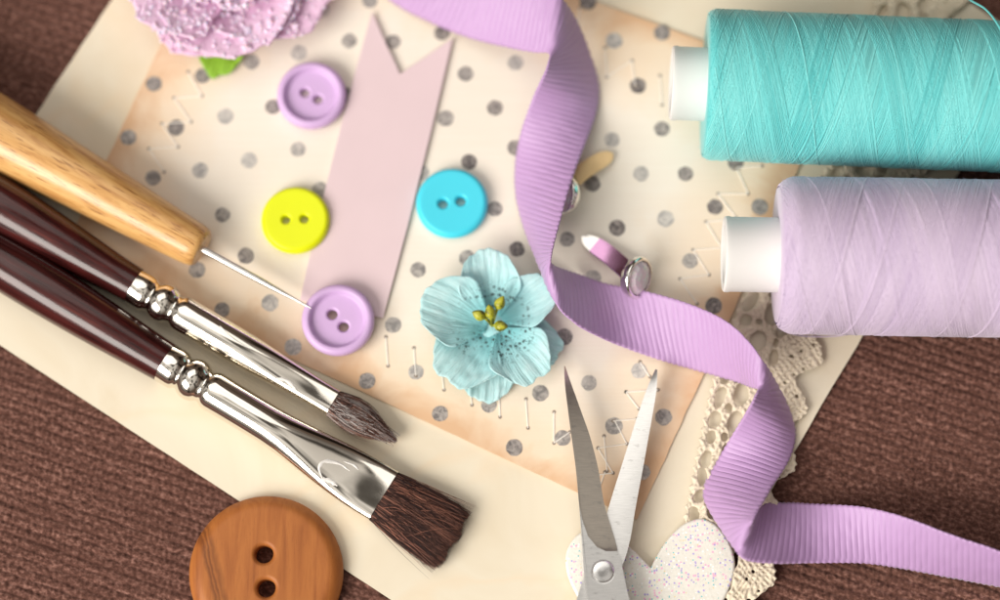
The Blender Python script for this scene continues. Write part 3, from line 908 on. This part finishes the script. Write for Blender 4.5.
# ------------------------------------------------------------------ lace trim
def make_lace():
    ctr = [(700, 700), (715, 620), (725, 548), (740, 468), (757, 390), (783, 318), (832, 240), (878, 165), (905, 80), (918, 0), (928, -70)]
    cc = crom([tuple(P(x, y, 2.0)) for x, y in ctr], 1500)
    cum = np.concatenate([[0], np.cumsum(np.linalg.norm(np.diff(cc, axis=0), axis=1))])
    tot = cum[-1]; du = .2
    us = np.arange(0, tot, du); vs = np.arange(-10.4, 13.2, du)
    cen = np.stack([np.interp(us, cum, cc[:, k]) for k in range(3)], 1)
    tg = np.gradient(cen, axis=0); tg /= np.linalg.norm(tg, axis=1)[:, None]
    # runs upward, so the right-hand side (v > 0) is the scalloped one
    nm = np.stack([tg[:, 1], -tg[:, 0], np.zeros(len(us))], 1)
    U, V = np.meshgrid(us, vs, indexing='ij')
    Uw = U + .45 * vnoise(U * .35, V * .35, 1); Vw = V + .45 * vnoise(U * .35, V * .35, 2)
    per = 12.6
    sd = np.full(U.shape, 9.0)
    cell = [(0, -7.4, 1.9, .95), (4.2, -7.2, 1.3, .8), (8.4, -7.4, 1.8, .95), (2.2, -3.1, 2.1, 1.55), (8.5, -2.7, 2.3, 1.45), (5.4, -4.6, .7, .6), (11.6, -4.7, .8, .6),
            (5.4, 1.2, 1.9, 1.2), (11.7, 1.0, 1.7, 1.15), (2.3, .8, .75, .6), (8.6, 1.4, .8, .6)]
    r = random.Random(4)
    for k in range(int(tot / per) + 2):
        for (cu, cv, ru, rv) in cell:
            a, b = cu + k * per + r.uniform(-.4, .4), cv + r.uniform(-.3, .3)
            ru2, rv2 = ru * r.uniform(.8, 1.15), rv * r.uniform(.8, 1.15); th = r.uniform(-.25, .25)
            w = (np.abs(Uw - a) < 5)
            x = (Uw - a) * math.cos(th) + (Vw - b) * math.sin(th); y = -(Uw - a) * math.sin(th) + (Vw - b) * math.cos(th)
            d = (np.sqrt((x / ru2) ** 2 + (y / rv2) ** 2) - 1) * min(ru2, rv2)
            sd = np.where(w, np.minimum(sd, d), sd)
        for j in range(6):            # pinholes of the close-worked scallop
            a, b = k * per + 12.6 * (j + .5) / 6 + r.uniform(-.3, .3), 5.0 + 1.6 * (j % 3) + r.uniform(-.4, .4)
            d = np.sqrt((Uw - a) ** 2 + (Vw - b) ** 2) - r.uniform(.12, .24)
            sd = np.minimum(sd, d)
    t0 = P(760, 396, 2.0); u0 = us[int(np.argmin(np.hypot(cen[:, 0] - t0.x, cen[:, 1] - t0.y)))]
    f = ((U - u0) / per + .5) % 1.0
    right = 7.4 + 4.3 * np.abs(np.sin(PI * f)) ** 1.3 + .22 * np.sin(2 * PI * U / 1.7) * np.abs(np.sin(PI * f))
    left = -9.7 + .35 * np.sin(2 * PI * U / 2.1)
    sd = np.minimum(sd, np.minimum(right - Vw, V - left))
    prof = np.sqrt(np.clip(1 - (1 - np.clip(sd / .75, 0, 1)) ** 2, 0, 1))
    # threads: short twisted ridges
    th1 = np.sin(2 * PI * (Uw * .62 + Vw * .55) + 3 * vnoise(U * .5, V * .5, 5)); th2 = np.sin(2 * PI * (Uw * .45 - Vw * .75) + 3 * vnoise(U * .5, V * .5, 6))
    z = 1.75 + .45 * prof + .22 * prof * np.maximum(th1, th2) + .22 * vnoise(U * 1.1, V * 1.1, 7) * prof + .25 * (1 + vnoise(U * .12, V * .12, 8))
    pos = cen[:, None, :] + nm[:, None, :] * V[:, :, None]
    pos[:, :, 2] = z
    keep = sd > -.02
    kf = keep[:-1, :-1] & keep[1:, :-1] & keep[:-1, 1:] & keep[1:, 1:]
    idx = np.full(U.shape, -1); 
    ii, jj = np.nonzero(kf)
    used = np.zeros(U.shape, bool)
    for a, b in ((0, 0), (1, 0), (0, 1), (1, 1)): used[ii + a, jj + b] = True
    idx[used] = np.arange(used.sum())
    vb = pos[used]
    mb = MB(); mb.v = vb.tolist()
    mb.f = list(zip(idx[ii, jj].tolist(), idx[ii, jj + 1].tolist(), idx[ii + 1, jj + 1].tolist(), idx[ii + 1, jj].tolist())); mb.m = [0] * len(mb.f)
    base = P(745, 430, 1.2)
    o = mb.build('lace_trim', M['lace'], base=base, sharp=0, fix=False)
    bm = bmesh.new(); bm.from_mesh(o.data)
    for _ in range(3):
        bv = [v for v in bm.verts if v.is_boundary]
        bmesh.ops.smooth_vert(bm, verts=bv, factor=.5, use_axis_x=True, use_axis_y=True, use_axis_z=True)
    bmesh.ops.reverse_faces(bm, faces=[f for f in bm.faces if f.normal.z < 0])
    bm.to_mesh(o.data); bm.free()
    s = o.modifiers.new('cloth thickness', 'SOLIDIFY'); s.thickness = .0004; s.offset = -1
    tag(o, 'cream crochet lace trim running under the spools and ribbon', 'lace')
make_lace()

# ------------------------------------------------------------------ glitter heart
def make_heart():
    out = [(651, 567), (657, 555), (664, 544), (673, 533), (685, 523), (700, 518), (711, 521), (720, 528), (730, 543), (735, 560), (734, 574), (730, 587), (723, 602), (712, 622), (695, 645), (675, 670), (655, 695),
           (638, 675), (618, 652), (600, 628), (586, 610), (575, 592), (568, 576), (565.5, 562), (567, 550), (573, 539), (582, 531.5), (593, 528), (606, 530), (617, 536), (627, 544), (640, 556)]
    z = 3.0
    o2 = crom(out + [out[0]], 160)[:-1]
    pts = [P(x, y, z) for x, y in o2]
    cen = Vector((sum(p.x for p in pts) / len(pts), sum(p.y for p in pts) / len(pts), z))
    mb = MB(); rows = []
    n = len(pts)
    nrm = []
    for i in range(n):
        t = pts[(i + 1) % n] - pts[i - 1]; nrm.append(Vector((t.y, -t.x, 0)).normalized())
    sgn = 1 if (pts[10] - cen).dot(nrm[10]) < 0 else -1
    ring = lambda ins, zz: [(p.x + q.x * sgn * ins, p.y + q.y * sgn * ins, zz) for p, q in zip(pts, nrm)]
    r1 = ring(.55, z)
    mb.grid([ring(.15, 1.7), ring(0, 1.95), ring(0, 2.5), ring(.12, 2.8), ring(.3, 2.95), r1], close_v=True)
    mb.fan(r1); mb.fan(ring(.15, 1.7))
    o = mb.build('glitter_heart', M['glitter'], base=(cen.x, cen.y, 1.7), sharp=60)
    tag(o, 'white glittery heart lying under the scissors', 'heart')
make_heart()

# ------------------------------------------------------------------ scissors
def make_scissors():
    zt = 8.2; pv = P(603, 571.5, zt)
    o, fr = thing('scissors', 'open steel scissors with pointed blades joined by a round screw', 'scissors', (pv.x, pv.y, 3.0), 0)
    def W(px, py, z): return fr.inverted() @ P(px, py, z)
    # upper blade: ground facet + shoulder
    lf = [(564, 366), (565, 385), (568, 410), (572, 440), (576, 470), (578.8, 500), (582, 519), (588, 536), (597, 547), (606, 551)]
    rf = [(565.2, 366), (571, 383), (580, 408), (590.5, 438), (598.5, 470), (603.5, 500), (608.5, 519), (613.5, 535), (616.5, 546), (617.5, 551)]
    ln = crom(lf, 40); rn = crom(rf, 40)
    mb = MB(); rows = []; low = []
    for (a, b), (c, d) in zip(ln, rn):
        row = []; lo = []
        for k in range(7):
            t = k / 6; x, y = a + (c - a) * t, b + (d - b) * t
            z = zt - .25 - .75 * t
            row.append(W(x, y, z)); lo.append(W(x, y, zt - 1.65))
        rows.append(row); low.append(lo)
    mb.grid(rows, mi=1)
    mb.grid([[r[0] for r in rows], [r[0] for r in low]], mi=0); mb.grid([[r[-1] for r in rows], [r[-1] for r in low]], mi=0)
    mb.grid(low, mi=0)
    sh = [(577.6, 484), (578.8, 500), (582, 519), (588, 536), (597, 547), (606, 551), (617.5, 551), (620.5, 558), (624, 575), (628, 594), (634, 615), (644, 650), (620, 655), (603, 640), (591, 612), (586.5, 595), (584, 572), (581.6, 535), (579, 500)]
    mb.slab([W(x, y, zt) for x, y in sh], (zt - 1.8) - 3.0)
    b1 = mb.build('blade', [M['steel'], M['ground']], o, sharp=25)
    # lower blade
    zb = 6.2
    lf = [(655.4, 369), (648, 386), (640, 408), (631, 436), (621.5, 466), (609, 506), (600, 540), (592, 565), (583, 580)]
    rf = [(657.5, 370), (656.5, 390), (652.5, 415), (648, 440), (643, 468), (635.5, 508), (630, 540), (622, 566), (606, 592)]
    ln = crom(lf, 40); rn = crom(rf, 40); mb = MB(); rows = []; low = []
    for (a, b), (c, d) in zip(ln, rn):
        row = []; lo = []
        for k in range(7):
            t = k / 6; x, y = a + (c - a) * t, b + (d - b) * t
            row.append(W(x, y, zb - .55 * (1 - t) ** 1.2)); lo.append(W(x, y, zb - 1.5))
        rows.append(row); low.append(lo)
    mb.grid(rows, mi=0)
    mb.grid([[r[0] for r in rows], [r[0] for r in low]]); mb.grid([[r[-1] for r in rows], [r[-1] for r in low]]); mb.grid(low)
    sh = [(584, 576), (577, 598), (566, 630), (552, 664), (574, 668), (588, 640), (598, 610), (608, 590), (600, 570)]
    mb.slab([W(x, y, zb - .02) for x, y in sh], (zb - 1.5) - 3.0)
    mb.build('blade', [M['steel']], o, sharp=25)
    # screw with a domed head
    c = W(603, 571.5, zt); mb = MB(); rows = []
    for r, z in ((2.55, -.05), (2.55, .04), (2.3, .02), (2.28, .30), (2.1, .46), (1.6, .56), (.9, .62), (.05, .64)):
        rows.append([(c.x + r * math.cos(2 * PI * k / 40), c.y + r * math.sin(2 * PI * k / 40), c.z + z) for k in range(40)])
    mb.grid(rows, close_v=True)
    mb.build('screw', M['screw'], o, sharp=30)
    # finger loops below the picture
    for ctr, z in (((652, 705), zt - .9), ((545, 722), zb - .8)):
        cc = W(*ctr, z); mb = MB(); path = []
        for k in range(49):
            a = 2 * PI * k / 48
            path.append((cc.x + 8.5 * math.cos(a), cc.y + 12.0 * math.sin(a), cc.z))
        mb.tube(path, 1.6, 12, cap=False)
        mb.build('finger_loop', M['steel'], o, sharp=0)
make_scissors()

# ------------------------------------------------------------------ jewelled paper fasteners
def make_brad(head_px, zc, nrm, r, prongs, label, mats):
    c = P(*head_px, zc); base = Vector((c.x, c.y, 1.25))
    o, fr = thing('paper_fastener', label, 'paper fastener', base, 0, 'jewelled paper fasteners')
    n = Vector(nrm).normalized(); a = n.orthogonal().normalized(); b = n.cross(a)
    cl = fr.inverted() @ c
    def ringp(rad, h, k=48): return [cl + a * (rad * math.cos(2 * PI * i / k)) + b * (rad * math.sin(2 * PI * i / k)) + n * h for i in range(k)]
    mb = MB()
    mb.grid([ringp(.3, -2.3), ringp(r * .62, -2.2), ringp(r * .90, -1.7), ringp(r * .98, -.8), ringp(r * 1.02, .25), ringp(r * .98, .62), ringp(r * .90, .72), ringp(r * .83, .60), ringp(r * .81, .2), ringp(r * .78, -.3)], close_v=True)
    mb.build('cup', M['cup'], o, sharp=50)
    g = MB()
    rows = [ringp(r * .82, .3, 12), ringp(r * .80, .5, 12), ringp(r * .56, 1.15, 12), ringp(r * .28, 1.35, 12), ringp(.02, 1.36, 12)]
    g.grid(rows, close_v=True); g.fan(ringp(r * .82, .3, 12))
    g.build('gem', M['clear'], o, sharp=5)
    fo = MB(); fo.grid([ringp(r * .80, .15, 12), ringp(r * .4, -.5, 12), ringp(.02, -.8, 12)], close_v=True)
    fo.build('foil_back', M['foil'], o, sharp=5)
    for path_px, w, mt, roll in prongs:
        pts = crom([tuple(P(*p)) for p in path_px], 24); mb = MB(); rows = []
        for i, p in enumerate(pts):
            p = Vector(p); t = (Vector(pts[min(i + 1, 23)]) - Vector(pts[max(i - 1, 0)])).normalized()
            side = t.cross(Vector((0, 0, 1))).normalized(); up = side.cross(t)
            side2 = side * math.cos(roll) + up * math.sin(roll); up2 = up * math.cos(roll) - side * math.sin(roll)
            f = i / 23; ww = w * (1 if f < .72 else max(.06, math.sqrt(max(0, 1 - ((f - .72) / .28) ** 2))))
            q = fr.inverted() @ p
            rows.append([q + side2 * (ww * u) + up2 * (h - .02 * ww * u * u) for u, h in ((-1, 0), (-.93, .22), (-.5, .24), (0, .24), (.5, .24), (.93, .22), (1, 0), (.9, -.2), (-.9, -.2))])
        mb.grid(rows[:20], close_v=True); mb.grid(rows[19:], close_v=True, mi=1); mb.fan(rows[0]); mb.fan(rows[-1], 1)
        mb.build('prong', [mt, M['cup'] if mt is M['prongl'] else mt], o, sharp=20)
make_brad((638, 278), 7.2, (.78, -.30, .52), 4.6, [([(632, 276, 6.2), (622, 266, 4.6), (605, 252, 3.2), (582, 237, 2.2)], 2.15, M['prongl'], -.15)],
          'jewelled paper fastener with a prong tinted as if mirroring the ribbon, resting against its edge', None)
make_brad((563, 194), 6.0, (-.80, -.10, .6), 4.4, [([(567, 186, 5.2), (580, 174, 4.2), (596, 163, 3.2), (613, 154, 2.6)], 1.9, M['prongg'], .1)],
          'jewelled paper fastener with a pale gold prong half hidden behind the ribbon', None)

# ------------------------------------------------------------------ flowers
def petal(mb, att, c, ang, length, width, z0, rise, curl, seed, twist=0.0, notch=.02, wr=.5, nr=26, na=40, base_w=.16, mi=0):
    rows = []
    rd = random.Random(seed); ph = [rd.uniform(0, 6.28) for _ in range(6)]
    for i in range(nr + 1):
        t = i / nr; row = []
        for j in range(na + 1):
            s = j / na * 2 - 1
            half = base_w + (1 - base_w) * math.sin(min(1, t * 1.08) * PI / 2) ** 1.15
            edge = 1 - .40 * abs(s) ** 2.4 - notch * math.exp(-(s / .16) ** 2) + .022 * math.sin(8 * s + ph[0]) + .009 * math.sin(21 * s + ph[1])
            r = length * t * edge
            lat = width * half * s * (1 - .24 * max(0, t - .55) / .45 * abs(s))
            folds = math.sin(s * 6.5 + ph[2]) * .5 + .45 * math.sin(s * 15 + ph[3] + t) + .40 * math.sin(s * 29 + ph[4])
            z = z0 + rise * t ** 1.4 - curl * max(0, t - .6) ** 2 * 6 + wr * t * folds + .16 * width * s * s * (.4 + .6 * math.sin(PI * t)) + twist * s * t
            z += .18 * float(vnoise(r * .6 + seed, lat * .6, seed))
            x = c[0] + r * math.cos(ang) - lat * math.sin(ang); y = c[1] + r * math.sin(ang) + lat * math.cos(ang)
            row.append((x, y, z)); att.append(t); mb.sv = getattr(mb, 'sv', []); mb.sv.append(s)
        rows.append(row)
    mb.grid(rows, mi=mi)

def make_flower():
    c = P(491, 322, 2.0)
    o, fr = thing('paper_flower', 'pale blue crinkled paper flower with yellow green stamens', 'flower', (c.x, c.y, 1.3), 0)
    inv = fr.inverted()
    def pt(cx, cy, tx, ty, w, z0, rise, curl, seed, **k):
        a = inv @ P(cx, cy, z0 + 1.3 + rise * .3); b = inv @ P(tx, ty, z0 + 1.3 + rise * .7)
        d = b - a; mb = MB(); att = []
        petal(mb, att, (a.x, a.y), math.atan2(d.y, d.x), math.hypot(d.x, d.y) * 1.04, w, z0, rise, curl, seed, **k)
        p = mb.build('petal', M['petal'], o, sharp=0, fix=False); add_attr(p, 'rad', att); add_attr(p, 'side', [v + 3.1 * seed for v in mb.sv])
        s = p.modifiers.new('paper thickness', 'SOLIDIFY'); s.thickness = .00022; s.offset = 0
    pt(492, 338, 485, 400, 7.6, .4, 1.0, .3, 1, wr=.34)               # under, at the bottom
    pt(500, 332, 559, 352, 6.8, .6, 1.8, .4, 2, wr=.30)               # under, right
    pt(493, 318, 486, 252, 7.8, 1.0, 5.2, .9, 3, wr=.22)              # top
    pt(501, 318, 552, 286, 6.6, 1.2, 5.0, .9, 4, wr=.20)              # upper right
    pt(490, 330, 446, 378, 9.4, 1.3, 3.8, .8, 5, wr=.26)              # lower left
    pt(501, 330, 538, 378, 8.2, 1.7, 4.2, .8, 6, wr=.26)              # lower right
    pt(488, 324, 424, 300, 9.2, 2.0, 5.0, .9, 7, wr=.24)              # upper left
    cb = inv @ P(491, 326, 3.0); mb = MB(); rows = []
    for i in range(5):
        rr = .02 + 3.2 * i / 4
        rows.append([(cb.x + rr * math.cos(2 * PI * k / 24), cb.y + rr * math.sin(2 * PI * k / 24), 2.15 - .9 * (i / 4) ** 2) for k in range(24)])
    mb.grid(rows, close_v=True)
    bl = mb.build('flower_base', M['petal'], o, sharp=0); add_attr(bl, 'rad', [.5] * len(mb.v))
    cc = inv @ P(492, 325, 4)
    for (x, y), (dx, dy), L in (((479, 315), (-1, .35), 1), ((490, 312), (-.15, .9), 1), ((500, 303), (.5, .9), 1), ((501, 326), (.9, -.2), 1)):
        q = inv @ P(x, y, 8.2); st = inv @ P(492, 326, 5.0)
        mb = MB(); d = Vector((dx, dy, .55)).normalized()
        rows = []
        up = d.orthogonal().normalized(); sd = d.cross(up)
        for k in range(13):
            t = k / 12; r = 1.16 * math.sin(PI * min(1, t * .97 + .015)) ** .75 * (1.0 + .18 * math.cos(PI * t))
            rows.append([q + d * ((t - .5) * 3.4) + (up * math.cos(2 * PI * j / 18) + sd * math.sin(2 * PI * j / 18)) * r for j in range(18)])
        mb.grid(rows, close_v=True)
        e = q - d * 1.7
        mb.tube([st, st.lerp(e, .5) + Vector((0, 0, .4)), e + d * .3], .32, 8)
        mb.build('stamen', M['stamen'], o, sharp=0)
make_flower()

def make_sugar_flower():
    c = P(228, -22, 3)
    o, fr = thing('sugared_flower', 'orchid pink flower coated in sugary crystals with one green leaf', 'flower', (c.x, c.y, 1.2), 0)
    inv = fr.inverted(); r = random.Random(9)
    allp = []
    def pt(tx, ty, w, z0, rise, curl, seed, L=None):
        b = inv @ P(tx, ty, z0 + 1.2 + rise * .8)
        mb = MB(); att = []
        petal(mb, att, (0, 0), math.atan2(b.y, b.x), math.hypot(b.x, b.y) * 1.0, w, z0, rise, curl, seed, wr=.12, notch=.0)
        p = mb.build('petal', M['sugarp'], o, sharp=0, fix=False); add_attr(p, 'rad', att)
        s = p.modifiers.new('petal thickness', 'SOLIDIFY'); s.thickness = .0006; s.offset = 0
        allp.extend([mb.v[i] for i in range(len(mb.v)) if att[i] > .15])
    pt(168, 46, 15, 1.5, 2.5, .6, 1)
    pt(328, 4, 16, 2.0, 5, .8, 2)
    pt(290, 22, 14, 3.0, 5, .6, 3)
    pt(228, 57, 17, 3.5, 5.5, .8, 4)
    pt(128, -8, 17, 3.6, 6, .8, 5)
    pt(150, 24, 9, 4.2, 5, .6, 6)
    pt(120, -70, 12, 3, 5, .6, 7); pt(300, -85, 13, 3, 5, .6, 8); pt(215, -110, 12, 3, 5, .6, 10)
    for k in range(5):                                           # tight inner petals
        a = k * 1.3; pt(228 + 42 * math.cos(a), -22 + 34 * math.sin(a), 6, 6.5, 5.5, .3, 20 + k)
    g = MB()
    for k in range(3200):
        p = r.choice(allp); s = r.uniform(.30, .70) * (1 if r.random() < .9 else 1.8)
        q = Vector(p) + Vector((r.uniform(-.4, .4), r.uniform(-.4, .4), s * .5))
        rot = Matrix.Rotation(r.uniform(0, 3), 3, Vector((r.random(), r.random(), r.random() + .1)))
        vs = [q + rot @ (Vector(v) * s) for v in ((1, 0, 0), (-1, 0, 0), (0, 1, 0), (0, -1, 0), (0, 0, 1.2), (0, 0, -1.2))]
        b = len(g.v); g.v.extend([tuple(v) for v in vs])
        for f in ((0, 2, 4), (2, 1, 4), (1, 3, 4), (3, 0, 4), (2, 0, 5), (1, 2, 5), (3, 1, 5), (0, 3, 5)): g.face([b + i for i in f])
    cr = g.build('sugar_crystals', M['crystal'], o, sharp=5); tag(cr, kind='stuff')
    mb = MB(); att = []
    a = inv @ P(227, 34, 2.0); b = inv @ P(214, 75, 2.0); d = b - a
    petal(mb, att, (a.x, a.y), math.atan2(d.y, d.x), d.length, 5.8, .7, .6, .4, 40, wr=.2, notch=-.10, base_w=.5)
    lf = mb.build('leaf', M['leaf'], o, sharp=0, fix=False)
    s = lf.modifiers.new('leaf thickness', 'SOLIDIFY'); s.thickness = .0004; s.offset = 0
make_sugar_flower()

# ------------------------------------------------------------------ camera, light, colour
cam = bpy.data.cameras.new('camera'); co = bpy.data.objects.new('camera', cam); COL.objects.link(co)
co.location = CAM * MM; co.rotation_euler = (TILT, 0, 0)
cam.lens = FOC; cam.sensor_width = 36; cam.clip_start = .01; cam.clip_end = 20
cam.dof.use_dof = True; cam.dof.focus_distance = depth(P(470, 520, 4.5)) * MM; cam.dof.aperture_fstop = 3.8
SC.camera = co

w = bpy.data.worlds.new('World'); SC.world = w; w.use_nodes = True
nt = w.node_tree; bg = nt.nodes['Background']
tc = nt.nodes.new('ShaderNodeTexCoord'); dp = nt.nodes.new('ShaderNodeVectorMath'); dp.operation = 'DOT_PRODUCT'
nt.links.new(tc.outputs['Generated'], dp.inputs[0]); dp.inputs[1].default_value = Vector((-.35, -.22, .9)).normalized()
rp = nt.nodes.new('ShaderNodeValToRGB'); nt.links.new(dp.outputs['Value'], rp.inputs[0])
rp.color_ramp.elements[0].position = .38; rp.color_ramp.elements[0].color = (.12, .085, .065, 1)
rp.color_ramp.elements[1].position = .97; rp.color_ramp.elements[1].color = (1.0, .95, .88, 1)
nz = nt.nodes.new('ShaderNodeTexNoise'); nt.links.new(tc.outputs['Generated'], nz.inputs['Vector'])       # noise patches added to the surroundings for contrast in metal reflections
nz.inputs['Scale'].default_value = 2.6; nz.inputs['Detail'].default_value = 2; nz.inputs['Distortion'].default_value = .5
r2 = nt.nodes.new('ShaderNodeValToRGB'); nt.links.new(nz.outputs['Fac'], r2.inputs[0])
r2.color_ramp.elements[0].position = .40; r2.color_ramp.elements[0].color = (.10, .095, .09, 1)
r2.color_ramp.elements[1].position = .52; r2.color_ramp.elements[1].color = (1.0, 1.0, 1.0, 1)
mx = nt.nodes.new('ShaderNodeMix'); mx.data_type = 'RGBA'; mx.blend_type = 'MULTIPLY'; mx.inputs[0].default_value = 1
nt.links.new(rp.outputs[0], mx.inputs[6]); nt.links.new(r2.outputs[0], mx.inputs[7])
nt.links.new(mx.outputs[2], bg.inputs[0]); bg.inputs[1].default_value = .95

def area(name, direction, dist, sx, sy, power, col):
    l = bpy.data.lights.new(name, 'AREA'); l.shape = 'RECTANGLE'; l.size = sx; l.size_y = sy; l.energy = power; l.color = col
    o = bpy.data.objects.new(name, l); COL.objects.link(o)
    d = Vector(direction).normalized(); o.location = d * dist
    o.rotation_euler = (-d).to_track_quat('-Z', 'Y').to_euler()
area('window_light', (-.62, -.50, .58), 1.9, 1.5, .95, 50, (1.0, .95, .88))
area('overhead_fill', (-.17, .40, .88), 1.6, 1.35, 1.0, 5.8, (1.0, .96, .90))  # soft overhead lamp added to brighten flat metal and paper
SC.view_settings.view_transform = 'Standard'; SC.view_settings.look = 'None'
SC.view_settings.exposure = 0; SC.view_settings.gamma = 1
